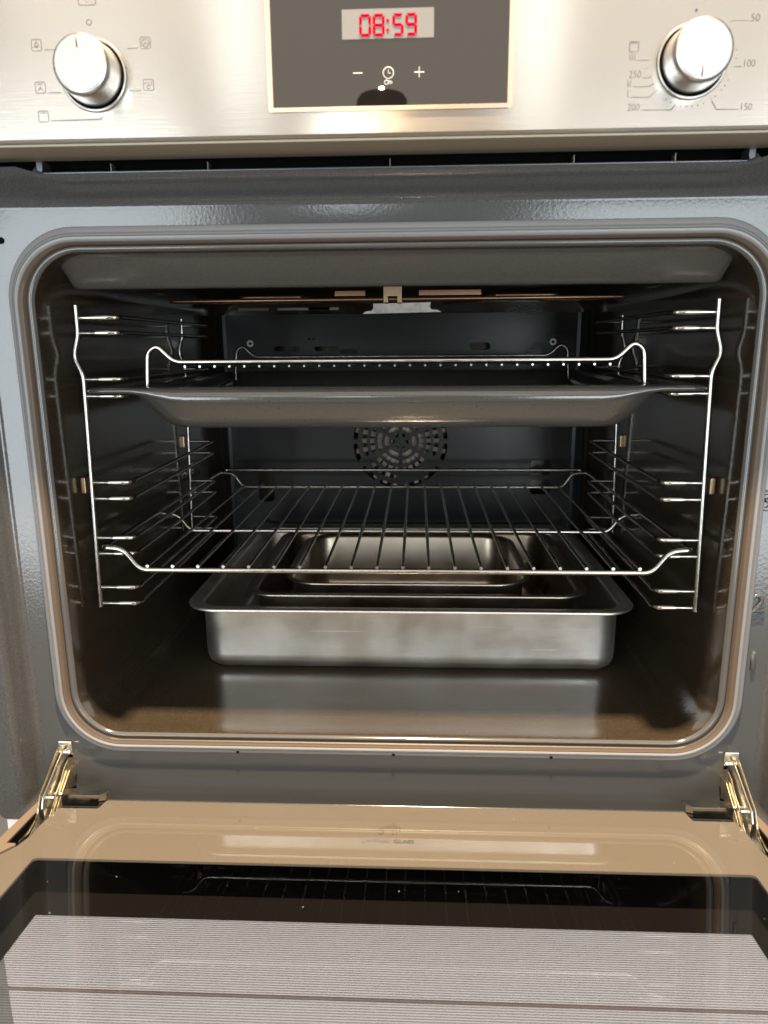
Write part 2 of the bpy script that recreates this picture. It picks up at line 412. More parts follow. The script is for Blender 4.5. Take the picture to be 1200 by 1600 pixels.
# ------------------------------------------------------------------ cavity
bm = bmesh.new()
CV = [(0.2448, -0.2836, 0.0745, 0.038, 0.0050), (0.2446, -0.2836, 0.0745, 0.038, 0.0004), (0.2441, -0.2832, 0.0741, 0.0375, -0.0008),
      (0.2433, -0.2826, 0.0735, 0.037, -0.0013), (0.2421, -0.2817, 0.0725, 0.036, -0.0015), (0.2409, -0.2809, 0.0716, 0.035, -0.0010),
      (0.2398, -0.2803, 0.0708, 0.034, 0.0010), (0.2391, -0.2801, 0.0704, 0.033, 0.0050), (0.2385, -0.2803, 0.0703, 0.032, 0.0120),
      (0.2382, -0.2808, 0.0708, 0.030, 0.020), (0.2380, -0.2800, 0.0715, 0.028, 0.032), (0.2378, -0.2785, 0.072, 0.026, 0.048),
      (0.2376, -0.2766, 0.072, 0.025, 0.072), (0.2373, -0.2757, 0.072, 0.025, 0.092), (0.2345, -0.2752, 0.072, 0.025, 0.390),
      (0.2338, -0.2748, 0.0715, 0.025, 0.418), (0.2320, -0.2690, 0.070, 0.025, 0.4280), (0.2270, -0.2640, 0.065, 0.022, 0.4360), (0.2200, -0.2580, 0.060, 0.020, 0.4390)]
loft(bm, [[(x, Y, z) for x, z in rr(-X, X, zb, zt, r, 12, 3)] for X, zb, zt, r, Y in CV[6:]], cap1=True)
bmesh.ops.reverse_faces(bm, faces=bm.faces[:])
cavity = finish('oven_cavity', bm, M['cavity'], oven, 45)
bm = bmesh.new()
loft(bm, [[(x, Y, z) for x, z in rr(-X, X, zb, zt, r, 14, 3)] for X, zb, zt, r, Y in CV[:7]])
bmesh.ops.reverse_faces(bm, faces=bm.faces[:])
finish('cavity_rim', bm, M['rim'], oven, 60)

# ceiling edge that hangs down behind the lip
bm = bmesh.new()
PF = [(0.004, 0.0712), (0.010, 0.0700), (0.0135, 0.0672), (0.018, 0.0636), (0.026, 0.0572), (0.0330, 0.0517), (0.0360, 0.0500),
      (0.0395, 0.0496), (0.0430, 0.0512), (0.050, 0.0580), (0.062, 0.0700)]
rows = []
for i in range(121):
    x = -0.2345+0.469*i/120
    k = sstep(0.2338, 0.2285, abs(x))
    rows.append([(x, Y, 0.0712-(0.0712-z)*k) for Y, z in PF])
loft(bm, rows, closed=False)
for f in bm.faces:
    if f.normal.z > 0: f.normal_flip()
finish('ceiling_edge', bm, M['ceiling'], cavity, 60)

# grill element under the ceiling
el = tube_obj('heating_element', [(-0.20, 0.34, 0.056), (-0.2033, 0.17, 0.0484), (0.2014, 0.17, 0.0490), (0.20, 0.34, 0.056),
                                  (0.15, 0.34, 0.057), (0.15, 0.215, 0.054), (0.09, 0.215, 0.054), (0.09, 0.34, 0.057), (0.05, 0.40, 0.057)],
              0.0017, M['copper'], oven, 8, 0.006)
tube_obj('heater_loop', [(-0.20, 0.34, 0.056), (-0.15, 0.34, 0.057), (-0.15, 0.215, 0.054), (-0.09, 0.215, 0.054), (-0.09, 0.34, 0.057), (-0.05, 0.40, 0.057)],
         0.0017, M['copper'], el, 8, 0.006)
for cx in (-0.003,):
    bm = bmesh.new()
    for x0, x1 in ((-0.0080, -0.0042), (0.0042, 0.0080)):
        box(bm, cx+x0, cx+x1, 0.1650, 0.1664, 0.0450, 0.0640, 0.0003)
    box(bm, cx-0.0042, cx+0.0042, 0.1650, 0.1664, 0.0510, 0.0640)
    for x in (-0.0060, 0.0060): box(bm, cx+x-0.0004, cx+x+0.0004, 0.1644, 0.1650, 0.0460, 0.0630)
    box(bm, cx-0.0080, cx-0.0042, 0.1650, 0.176, 0.0450, 0.0460); box(bm, cx+0.0042, cx+0.0080, 0.1650, 0.176, 0.0450, 0.0460)
    finish('element_clip', bm, M['brass'], el, 30)
for x0, x1 in ((-0.055, -0.028), (0.020, 0.075)):
    bm = bmesh.new(); box(bm, x0, x1, 0.175, 0.178, 0.052, 0.0566, 0.0004); finish('element_holder', bm, M['copper'], el)

# ------------------------------------------------------------------ back panel with real openings
holes = []
FC = (-0.0018, -0.1090)
def arc_slot(rm, w, a0, a1, n=6):
    h = w/2; d = math.degrees(h/rm); a0 += d*0.7; a1 -= d*0.7
    pts = [(FC[0]+(rm+h)*math.cos(R(a0+(a1-a0)*i/n)), FC[1]+(rm+h)*math.sin(R(a0+(a1-a0)*i/n))) for i in range(n+1)]
    def endcap(a, s):
        c = (FC[0]+rm*math.cos(R(a)), FC[1]+rm*math.sin(R(a)))
        return [(c[0]+h*math.cos(R(a+s*q)), c[1]+h*math.sin(R(a+s*q))) for q in (45, 90, 135)]
    pts += endcap(a1, 1)
    pts += [(FC[0]+(rm-h)*math.cos(R(a1-(a1-a0)*i/n)), FC[1]+(rm-h)*math.sin(R(a1-(a1-a0)*i/n))) for i in range(n+1)]
    pts += [p for p in reversed(endcap(a0, -1))]
    return pts
for k in range(6):
    b = 30+60*k
    a = R(b+30); holes.append([(FC[0]+0.0092*math.cos(a)+0.0026*math.cos(R(q)), FC[1]+0.0092*math.sin(a)+0.0026*math.sin(R(q))) for q in range(0, 360, 45)])
    holes.append(arc_slot(0.0172, 0.0050, b+9, b+51))
    holes.append(arc_slot(0.0262, 0.0052, b+6, b+54))
    holes.append(arc_slot(0.0352, 0.0052, b+5, b+55))
    if k % 3 != 1: holes.append(arc_slot(0.0450, 0.0056, b+8, b+52))
    holes.append(arc_slot(0.0565, 0.0056, b+5, b+27)); holes.append(arc_slot(0.0565, 0.0056, b+33, b+55))
for x, z, w, h in ((-0.1489, 0.0055, 0.0155, 0.0056), (-0.1323, 0.0054, 0.0155, 0.0056), (-0.0992, 0.0051, 0.0155, 0.0056),
                   (-0.0835, 0.0050, 0.0155, 0.0056), (-0.0647, 0.0018, 0.0210, 0.0056), (0.0948, 0.0068, 0.0255, 0.0086),
                   (-0.1130, 0.0170, 0.0030, 0.0018), (-0.1075, 0.0170, 0.0036, 0.0018)):
    holes.append(stadium(x, z, w, h))
holes.append(rr(-0.1835, -0.1635, -0.1860, -0.1450, 0.005, 4))
holes.append(rr(0.1612, 0.1862, -0.1512, -0.1330, 0.004, 4))
holes.append(rr(0.1612, 0.1862, -0.1760, -0.1580, 0.004, 4))
bm = bmesh.new()
plate_holes(bm, rr(-0.2150, 0.2105, -0.262, 0.0462, 0.006, 4), holes, 0.4100, 0.4114)
backp = finish('back_panel', bm, M['back_enamel'], oven, 30)
for s, xa, xb in ((-1, -0.2152, -0.2300), (1, 0.2107, 0.2280)):   # sloping side flanges of the panel
    bm = bmesh.new()
    prism(bm, [(xa, 0.4100), (xa+s*0.004, 0.4105), (xb, 0.426), (xb, 0.428), (xa, 0.4115)], -0.26, 0.046, 'xy')
    finish('panel_flange', bm, M['flange'], backp, 40)
for x, z in ((-0.1858, 0.0119), (0.1822, 0.0114)):
    bm = bmesh.new(); lathe(bm, [(0.0041, 0), (0.0041, 0.001), (0.0034, 0.0016), (0.0022, 0.0016), (0.0020, 0.0004)], (x, 0.4099, z), 24)
    sc = finish('panel_screw', bm, M['panel_screw'], backp, 40)
    bm = bmesh.new(); lathe(bm, [(0.0019, 0), (0.0019, 0.0009)], (x, 0.4099, z), 16); finish('screw_socket', bm, M['black'], sc)
bm = bmesh.new()
prism(bm, [(-0.0433, 0.0440), (0.0464, 0.0454), (0.0410, 0.0478), (0.0352, 0.0480), (0.0330, 0.0510), (0.0340, 0.0560), (-0.0315, 0.0550), (-0.0310, 0.0500), (-0.0335, 0.0470), (-0.0400, 0.0466)], 0.3600, 0.3612, 'xz')
finish('heat_shield', bm, M['bracket'], oven, 30)
for x0, x1 in ((-0.185, -0.150), (-0.140, -0.070), (-0.105, -0.080)):
    bm = bmesh.new(); box(bm, x0, x1, 0.352, 0.3532, 0.0482, 0.0512, 0.0003); finish('shield_strip', bm, M['dark_steel'], oven)
# fan behind the grille
bm = bmesh.new(); lathe(bm, [(0.007, 0), (0.007, 0.004), (0.004, 0.006)], (FC[0], 0.4270, FC[1]), 20)
lathe(bm, [(0.055, 0), (0.055, 0.0006)], (FC[0], 0.4310, FC[1]), 40)
fan = finish('fan_wheel', bm, M['black_gloss'], backp, 40)
for k in range(26):
    a = 2*math.pi*k/26
    bm = bmesh.new(); box(bm, 0.010, 0.058, -0.0004, 0.0004, -0.0030, 0.0030)
    bmesh.ops.rotate(bm, verts=bm.verts, cent=(0, 0, 0), matrix=Matrix.Rotation(R(28), 3, 'X'))
    bmesh.ops.rotate(bm, verts=bm.verts, cent=(0, 0, 0), matrix=Matrix.Rotation(-a, 3, 'Y'))
    bmesh.ops.translate(bm, verts=bm.verts, vec=(FC[0], 0.4190, FC[1]))
    finish('fan_blade', bm, M['fan_bright'], fan, None)
for r_ in (0.030, 0.040):
    tube_obj('ring_heater', [(FC[0]+r_*math.cos(2*math.pi*k/40), 0.4150, FC[1]+r_*math.sin(2*math.pi*k/40)) for k in range(40)], 0.0011, M['black_gloss'], fan, 6, closed=True)

# ------------------------------------------------------------------ control panel
YF = -0.045
bm = bmesh.new()
prof = [(-0.0080, 0.1261), (-0.0425, 0.1261), (-0.0443, 0.1266), (-0.0450, 0.1279), (-0.0450, 0.2220), (-0.0080, 0.2220)]
loft(bm, [[(x, y, z) for y, z in prof] for x in (-0.2975, 0.2975)], True, True)
uv = bm.loops.layers.uv.new('UVMap')
for f in bm.faces:
    for l in f.loops: l[uv].uv = (l.vert.co.z-l.vert.co.y, l.vert.co.x)
panel = finish('control_panel', bm, M['steel'], oven, 25)
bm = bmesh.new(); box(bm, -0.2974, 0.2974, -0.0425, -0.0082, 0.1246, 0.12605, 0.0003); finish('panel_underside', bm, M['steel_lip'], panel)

# display
bm = bmesh.new()
plate_holes(bm, rr(-0.0668, 0.0716, 0.1394, 0.2170, 0.0022, 4), [rr(-0.0641, 0.0689, 0.1417, 0.2150, 0.0006, 3)], YF-0.0008, YF+0.0002)
disp = finish('display_window', bm, M['rose'], panel, 40)
bm = bmesh.new(); box(bm, -0.0640, 0.0688, YF-0.0003, YF+0.0001, 0.14175, 0.2149, 0.0001); finish('display_glass', bm, M['display'], disp)
bm = bmesh.new(); box(bm, -0.0239, 0.0272, YF-0.0006, YF-0.0002, 0.17575, 0.1906); finish('lcd_screen', bm, M['lcd'], disp)
ZR = (R(90), 0, 0)
def seg_digit(x, z, w, h, segs):
    bm = bmesh.new(); t = 0.00155; g = 0.0002
    X0, X1, Z0, Z1, ZM = x, x+w, z, z+h, z+h/2
    P = {'a': [(X0+g+.0006, Z1), (X1-g-.0006, Z1), (X1-t, Z1-t), (X0+t, Z1-t)],
         'g': [(X0+g+.0004, ZM), (X0+t, ZM+t/2), (X1-t, ZM+t/2), (X1-g-.0004, ZM), (X1-t, ZM-t/2), (X0+t, ZM-t/2)],
         'd': [(X0+g+.0006, Z0), (X0+t, Z0+t), (X1-t, Z0+t), (X1-g-.0006, Z0)],
         'f': [(X0, Z1-g-.0006), (X0+t, Z1-t-g), (X0+t, ZM+t/2+g), (X0, ZM+g)],
         'b': [(X1, Z1-g-.0006), (X1, ZM+g), (X1-t, ZM+t/2+g), (X1-t, Z1-t-g)],
         'e': [(X0, Z0+g+.0006), (X0, ZM-g), (X0+t, ZM-t/2-g), (X0+t, Z0+t+g)],
         'c': [(X1, Z0+g+.0006), (X1-t, Z0+t+g), (X1-t, ZM-t/2-g), (X1, ZM-g)]}
    for s in segs: prism(bm, P[s], YF-0.0009, YF-0.0005, 'xz')
    finish('red_digit', bm, M['red'], disp, None)
DW, DH = 0.0067, 0.0112
seg_digit(-0.0143, 0.1768, DW, DH, 'abcdef'); seg_digit(-0.0068, 0.1768, DW, DH, 'abcdefg')
seg_digit(0.0042, 0.1768, DW-0.0005, DH, 'acdfg'); seg_digit(0.0114, 0.1768, DW-0.0002, DH, 'abcdfg')
bm = bmesh.new()
for z in (0.1799, 0.1847): lathe(bm, [(0.0008, 0.0005), (0.0008, 0.0009)], (0.0016, YF, z), 10)
finish('red_colon', bm, M['red'], disp, None)

def strokes(name, lines, rad, material, parent, y=YF, sides=5, bevel=0.0):
    bm = bmesh.new()
    for ln in lines:
        cl = len(ln) > 3 and ln[0] == ln[-1]
        pts = [(a, y, b) for a, b in (ln[:-1] if cl else ln)]
        tube(bm, pts, rad, sides, 0.0, True, cl)
    for v in bm.verts: v.co.y = y+(v.co.y-y)*0.35
    bmesh.ops.recalc_face_normals(bm, faces=bm.faces[:])
    return finish(name, bm, material, parent, 60)
def circ(cx, cz, r, n=20, a0=0, a1=360):
    return [(cx+r*math.cos(R(a0+(a1-a0)*i/n)), cz+r*math.sin(R(a0+(a1-a0)*i/n))) for i in range(n)]+[(cx+r*math.cos(R(a1)), cz+r*math.sin(R(a1)))]
def closed_circ(cx, cz, r, n=20):
    p = circ(cx, cz, r, n); p[-1] = p[0]; return p
YD = YF-0.0003
strokes('minus_sign', [[(-0.0181, 0.1588), (-0.0128, 0.1588)]], 0.00026, M['white_print'], disp, YD)
strokes('plus_sign', [[(0.0164, 0.1586), (0.0219, 0.1586)], [(0.01915, 0.1559), (0.01915, 0.1613)]], 0.00026, M['white_print'], disp, YD)
strokes('clock_symbol', [closed_circ(0.0018, 0.1586, 0.0029), [(0.0018, 0.1602), (0.0018, 0.1584), (0.0031, 0.1584)]], 0.00026, M['white_print'], disp, YD)
strokes('key_symbol', [closed_circ(0.0007, 0.1538, 0.0011, 12), [(0.0017, 0.1542), (0.0032, 0.1542), (0.0039, 0.1536), (0.0033, 0.1531), (0.0018, 0.1533)]], 0.00024, M['white_print'], disp, YD)

# knobs
def knob(cx, cz, pointer_deg):
    bm = bmesh.new()
    lathe(bm, [(0.0163, 0.0010), (0.0168, 0.0030), (0.0164, 0.0080), (0.0160, 0.0150), (0.0157, 0.0174), (0.0151, 0.0186), (0.0143, 0.0190), (0.0141, 0.01895)], (cx, YF, cz), 64)
    k = finish('knob', bm, M['knob'], panel, 45)
    bm = bmesh.new(); lathe(bm, [(0.0138, 0.0185), (0.0138, 0.0192), (0.0135, 0.0194)], (cx, YF, cz), 64); finish('knob_face', bm, M['knob_face'], k, 40)
    bm = bmesh.new(); lathe(bm, [(0.0178, 0.0000), (0.0178, 0.0006)], (cx, YF, cz), 48); finish('knob_gap', bm, M['black'], k, 40)  # black disc painted for the dark gap around the knob
    bm = bmesh.new()
    n = 64; pr = [(0.0178, 0.0), (0.0178, 0.0014), (0.0182, 0.0019), (0.0190, 0.0019), (0.0195, 0.0012), (0.0196, 0.0)]
    rings = [[(cx+r_*math.cos(2*math.pi*i/n), YF-f, cz+r_*math.sin(2*math.pi*i/n)) for i in range(n)] for r_, f in pr]
    loft(bm, rings); finish('knob_collar', bm, M['knob'], k, 50)
    a = R(pointer_deg); dx, dz = math.cos(a), math.sin(a)
    bm = bmesh.new(); tube(bm, [(cx+dx*0.0078, YF-0.01945, cz+dz*0.0078), (cx+dx*0.0134, YF-0.01945, cz+dz*0.0134)], 0.00035, 6)
    finish('pointer', bm, M['ink'] if pointer_deg > 0 else M['ink_blue'], k, 60)
    return k
knob(-0.1666, 0.1608, 93); knob(0.1694, 0.1606, -92)

# printed scale of the left knob
INK = 0.00030
L = [[(-0.1941, 0.1747), (-0.1880, 0.1746)], [(-0.1944, 0.1525), (-0.1872, 0.1524)], [(-0.1945, 0.1377), (-0.1670, 0.1379), (-0.1650, 0.1380), (-0.1642, 0.1388), (-0.1642, 0.1402)],
     [(-0.1462, 0.1742), (-0.1400, 0.1744)], [(-0.1467, 0.1525), (-0.1400, 0.1524)], closed_circ(-0.1671, 0.1880, 0.0014, 16)]
for ln in L: strokes('dial_line', [ln], INK, M['ink'], panel)
def icon(cx, cz, kind):
    s = 0.0029; q = rr(cx-s, cx+s, cz-s, cz+s, 0.0010, 3); Ls = [q+[q[0]]]
    if kind == 'light':
        Ls += [closed_circ(cx, cz+0.0003, 0.0010, 12), [(cx-0.0005, cz-0.0009), (cx-0.0005, cz-0.0015)], [(cx+0.0005, cz-0.0009), (cx+0.0005, cz-0.0015)], [(cx-0.0019, cz-0.0012), (cx-0.0012, cz-0.0006)], [(cx+0.0019, cz-0.0012), (cx+0.0012, cz-0.0006)], [(cx, cz+0.0013), (cx, cz+0.0021)]]
    elif kind == 'hot':
        Ls += [[(cx-0.0017, cz+0.0018), (cx+0.0017, cz+0.0018)], [(cx, cz+0.0008), (cx, cz-0.0002), (cx-0.0015, cz-0.0016)], [(cx, cz-0.0002), (cx+0.0015, cz-0.0016)], [(cx-0.0005, cz+0.0002), (cx+0.0005, cz+0.0002)]]
    elif kind == 'grill':
        Ls += [[(cx-0.0017, cz+0.0016), (cx-0.0012, cz+0.0020), (cx-0.0006, cz+0.0016), (cx, cz+0.0020), (cx+0.0006, cz+0.0016), (cx+0.0012, cz+0.0020), (cx+0.0017, cz+0.0016)]]
    elif kind == 'fan':
        for a in (90, 210, 330): Ls.append([(cx, cz), (cx+0.0014*math.cos(R(a)), cz+0.0014*math.sin(R(a))), (cx+0.0012*math.cos(R(a+35)), cz+0.0012*math.sin(R(a+35)))])
        Ls += [closed_circ(cx, cz, 0.0021, 16)]
    elif kind == 'fan2':
        for a in (90, 210, 330): Ls.append([(cx, cz), (cx+0.0013*math.cos(R(a)), cz+0.0013*math.sin(R(a))), (cx+0.0018*math.cos(R(a+30)), cz+0.0018*math.sin(R(a+30)))])
        Ls += [[(cx-0.0017, cz+0.0018), (cx-0.0017, cz+0.0004)], [(cx+0.0017, cz+0.0018), (cx+0.0017, cz+0.0004)], [(cx-0.0009, cz-0.0019), (cx+0.0009, cz-0.0019)]]
    strokes('dial_symbol', Ls, 0.00026, M['ink'], panel)
icon(-0.1987, 0.1771, 'light'); icon(-0.1989, 0.1553, 'hot'); icon(-0.1988, 0.1401, 'grill'); icon(-0.1357, 0.1769, 'fan'); icon(-0.1356, 0.1553, 'fan2')
q = rr(-0.1722, -0.1624, 0.1966, 0.2030, 0.0012, 3)
strokes('dial_symbol', [q+[q[0]]]+[[(-0.1683+0.0016*i, 0.1982), (-0.1678+0.0016*i, 0.1982)] for i in range(3)], INK, M['ink'], panel)
# scale of the temperature knob
L = [[(0.1885, 0.1795), (0.1900, 0.1803), (0.1984, 0.1802)], [(0.1927, 0.1577), (0.1969, 0.1576)], [(0.1822, 0.1406), (0.1850, 0.1363), (0.1969, 0.1361)],
     [(0.1437, 0.1368), (0.1604, 0.1365), (0.1619, 0.1390)], [(0.1369, 0.1434), (0.1475, 0.1432), (0.1515, 0.1467)], [(0.1383, 0.1488), (0.1464, 0.1486), (0.1498, 0.1500)],
     [(0.1433, 0.1532), (0.1461, 0.1531), (0.1481, 0.1537)], [(0.1395, 0.1620), (0.1465, 0.1619)]]
for ln in L: strokes('dial_line', [ln], INK, M['ink'], panel)
L = []
for a in (-25, -33, -40, -51, -57, -69, -77, -85, -93, -101, -116, -124):
    r0, r1 = 0.0222, 0.0229
    L.append([(0.1696+r0*math.cos(R(a)), 0.1606+r0*math.sin(R(a))), (0.1696+r1*math.cos(R(a)), 0.1606+r1*math.sin(R(a)))])
L += [[(0.1928, 0.1660), (0.1935, 0.1660)], [(0.1928, 0.1618), (0.1938, 0.1618)], [(0.1450, 0.1578), (0.1457, 0.1578)]]
strokes('dial_tick', L, 0.00028, M['ink'], panel)
q = rr(0.1351, 0.1400, 0.1662, 0.1712, 0.0007, 3)
strokes('dial_symbol', [q+[q[0]], [(0.1356, 0.1703), (0.1364, 0.1707), (0.1372, 0.1703), (0.1380, 0.1707), (0.1390, 0.1703)]], INK, M['ink'], panel)
bm = bmesh.new(); lathe(bm, [(0.0008, 0), (0.0008, 0.0002)], (0.1698, YF, 0.1858), 12); finish('zero_mark', bm, M['ink_blue'], panel)
for s, x, z in (('50', 0.2018, 0.1813), ('100', 0.2006, 0.1590), ('150', 0.2011, 0.1372), ('200', 0.1392, 0.1381), ('250', 0.1390, 0.1548), ('I', 0.1357, 0.1450), ('II', 0.1361, 0.1501), ('III', 0.1370, 0.1634)):
    text_obj('dial_number', s, 0.0053, (x, YF-0.0001, z), ZR, M['ink'], panel, sx=0.88 if len(s) == 3 and s[0] != 'I' else 1.0, bold=-0.00006)

# ------------------------------------------------------------------ vent gap under the panel
bm = bmesh.new(); box(bm, -0.290, 0.290, 0.010, 0.012, 0.108, 0.130); vent = finish('air_vent', bm, M['black'], oven)  # black sheet behind the gap, its shade put into the colour
bm = bmesh.new(); box(bm, -0.222, 0.222, -0.0050, 0.008, 0.1178, 0.1190, 0.0004); finish('vent_edge', bm, M['vent_metal'], vent)
for x in (-0.1801, -0.1166, 0.0008, 0.1169, 0.1798):
    bm = bmesh.new(); box(bm, x-0.00016, x+0.00016, 0.002, 0.009, 0.1190, 0.1250); finish('vent_divider', bm, M['bracket'], vent)
for s, x in ((-1, -0.2222), (1, 0.2222)):
    bm = bmesh.new(); prism(bm, [(x, 0.1190), (x+s*0.003, 0.1200), (x+s*0.0032, 0.1254), (x-s*0.0005, 0.1256), (x-s*0.0006, 0.1216)], -0.006, 0.006, 'xz')
    finish('vent_end', bm, M['vent_metal'], vent)
    bm = bmesh.new(); prism(bm, [(x+s*0.004, 0.1170), (x+s*0.014, 0.1170), (x+s*0.008, 0.1240), (x-s*0.000, 0.1240)], 0.002, 0.004, 'xz')
    finish('vent_plate', bm, M['enamel'], vent)

# pale strip under the frame
bm = bmesh.new(); box(bm, -0.2970, 0.2970, -0.0180, 0.02, -0.362, -0.3455, 0.0008); finish('base_strip', bm, M['drawer'], oven)

# ------------------------------------------------------------------ door (a little short of level)
TILT = R(5.3)
bm = bmesh.new()
box(bm, -0.262, 0.262, -0.470, -0.440, -0.030, -0.0050, 0.002)
door = finish('door', bm, M['beige_body'], oven)
door.location = (0, 0, -0.322); door.rotation_euler = (-TILT, 0, 0)
# side strips with the slot for the hinge arm (local x, y = -s)
for s in (-1, 1):
    bm = bmesh.new()
    poly = [(-0.2615, -0.0300), (-0.2560, -0.0300), (-0.2560, -0.0848), (-0.2498, -0.0852), (-0.2486, -0.0868), (-0.2542, -0.0956), (-0.2600, -0.1010), (-0.2636, -0.1030), (-0.2636, -0.0700)]
    prism(bm, [(-s*x, y) for x, y in poly], -0.016, -0.0002, 'xy')
    finish('door_side', bm, M['beige_body'], door, 30)
    bm = bmesh.new()   # inner wall and floor of the hinge slot, painted black for its shade
    box(bm, min(s*0.2465, s*0.2560), max(s*0.2465, s*0.2560), -0.0860, -0.030, -0.026, -0.0245)
    box(bm, min(s*0.2440, s*0.2462), max(s*0.2440, s*0.2462), -0.0860, -0.045, -0.026, -0.0046)
    box(bm, min(s*0.2552, s*0.2559), max(s*0.2552, s*0.2559), -0.0846, -0.0302, -0.0244, -0.0012)
    finish('hinge_slot', bm, M['black'], door)
# inner glass and its beige print
def mirror_poly(half):   # half given for x<0 from the hinge edge outwards
    return half+[(-x, y) for x, y in reversed(half)]
gl_half = [(-0.2122, -0.0270), (-0.2140, -0.0372), (-0.2150, -0.0381), (-0.2432, -0.0383), (-0.2448, -0.0536), (-0.2453, -0.0737), (-0.2482, -0.0868), (-0.2540, -0.0958), (-0.2600, -0.1014), (-0.2640, -0.1034), (-0.2645, -0.468)]
glass_outline = mirror_poly(gl_half)
win = rr(-0.2300, 0.2300, -0.400, -0.0984, 0.0030, 4)
bm = bmesh.new(); prism(bm, glass_outline, -0.0013, 0.0, 'xy'); finish('inner_glass', bm, M['glass_in'], door, 30)
bm = bmesh.new(); plate_holes(bm, glass_outline, [win], -0.0032, -0.0016, 'xy'); finish('beige_border', bm, M['beige'], door, 30)
# outer glass, black print and the fine printed lines
bm = bmesh.new(); box(bm, -0.2970, 0.2970, -0.468, -0.0460, -0.0345, -0.0305); finish('outer_glass', bm, M['glass_out'], door)
win2 = rr(-0.2222, 0.2222, -0.400, -0.1148, 0.0006, 2)
bm = bmesh.new(); plate_holes(bm, rr(-0.2968, 0.2968, -0.467, -0.0465, 0.002, 2), [win2], -0.0300, -0.0296, 'xy'); finish('black_border', bm, M['black_print'], door, 30)
bm = bmesh.new(); pitch = 0.00178
for k in range(170):
    y = -0.1148-0.00095-pitch*k
    if y < -0.398: break
    v = [bm.verts.new(p) for p in ((-0.2221, y, -0.0298), (0.2221, y, -0.0298), (0.2221, y-0.00064, -0.0298), (-0.2221, y-0.00064, -0.0298))]
    bm.faces.new(list(reversed(v)))
finish('printed_lines', bm, M['line_print'], door, None)
# glass holders
for s in (-1, 1):
    bm = bmesh.new()
    p = [(s*0.2446, -0.0215), (s*0.2446, -0.0310), (s*0.2165, -0.0310), (s*0.2127, -0.0262), (s*0.2118, -0.0215)]
    prism(bm, p if s > 0 else p[::-1], 0.0035, 0.0048, 'xy')
    p2 = [(s*0.2446, -0.0300), (s*0.2446, -0.0310), (s*0.2165, -0.0310), (s*0.2127, -0.0262), (s*0.2127, -0.0250), (s*0.2168, -0.0300)]
    prism(bm, p2, -0.0030, 0.0034, 'xy')
    finish('glass_holder', bm, M['chrome'], door, 30)
    bm = bmesh.new(); box(bm, min(s*0.2150, s*0.2440), max(s*0.2150, s*0.2440), -0.0372, -0.0240, -0.0062, -0.0034); finish('holder_gap', bm, M['black'], door)  # black box put in for the dark gap under the holder
# print on the glass
text_obj('glass_lettering', 'LAYERED', 0.0056, (-0.0180, -0.0714, -0.00145), (0, 0, 0), M['door_text_pale'], door, 'LEFT', extrude=0.00002, sx=0.86)
text_obj('glass_lettering', 'GLASS', 0.0058, (0.0034, -0.0714, -0.00145), (0, 0, 0), M['door_text'], door, 'LEFT', extrude=0.00002, sx=0.86, bold=0.00016)
bm = bmesh.new()
for dx, dy in ((0, 0), (0.0024, 0.0012), (0.0046, 0.0028)):
    tube(bm, [(-0.0052+dx, -0.0548+dy, 0), (0.0028+dx, -0.0572+dy, 0), (0.0028+dx, -0.0645+dy*1.6, 0)], 0.00028, 4)
tube(bm, [(-0.0072, -0.0578, 0), (-0.0066, -0.0566, 0), (-0.0046, -0.0566, 0), (-0.0040, -0.0580, 0), (-0.0046, -0.0594, 0), (-0.0056, -0.0594, 0)], 0.00042, 4)
tube(bm, [(-0.0046, -0.0594, 0), (-0.0038, -0.0606, 0), (-0.0042, -0.0624, 0), (-0.0052, -0.0632, 0), (-0.0068, -0.0630, 0), (-0.0074, -0.0618, 0)], 0.00042, 4)
for v in bm.verts: v.co.z = -0.00145+max(-0.00003, min(0.00003, v.co.z))
finish('glass_symbol', bm, M['door_text_pale'], door, None)

# a few specks of dust on the glass
bm = bmesh.new()
for k in range(36):
    x, y = random.uniform(-0.22, 0.24), -random.uniform(0.04, 0.20); r_ = random.choice((0.00012, 0.00015, 0.00018, 0.00028))
    a = random.uniform(0, 3); d = random.uniform(1, 2.2)
    v = [bm.verts.new((x+r_*d*math.cos(a+q*1.571)*(1 if q % 2 else 0.6), y+r_*math.sin(a+q*1.571), 0.0001)) for q in range(4)]
    t = bm.verts.new((x, y, 0.0003))
    for q in range(4): bm.faces.new((v[q], v[(q+1) % 4], t))
o = finish('dust', bm, M['white_print'], door, None); o['kind'] = 'stuff'

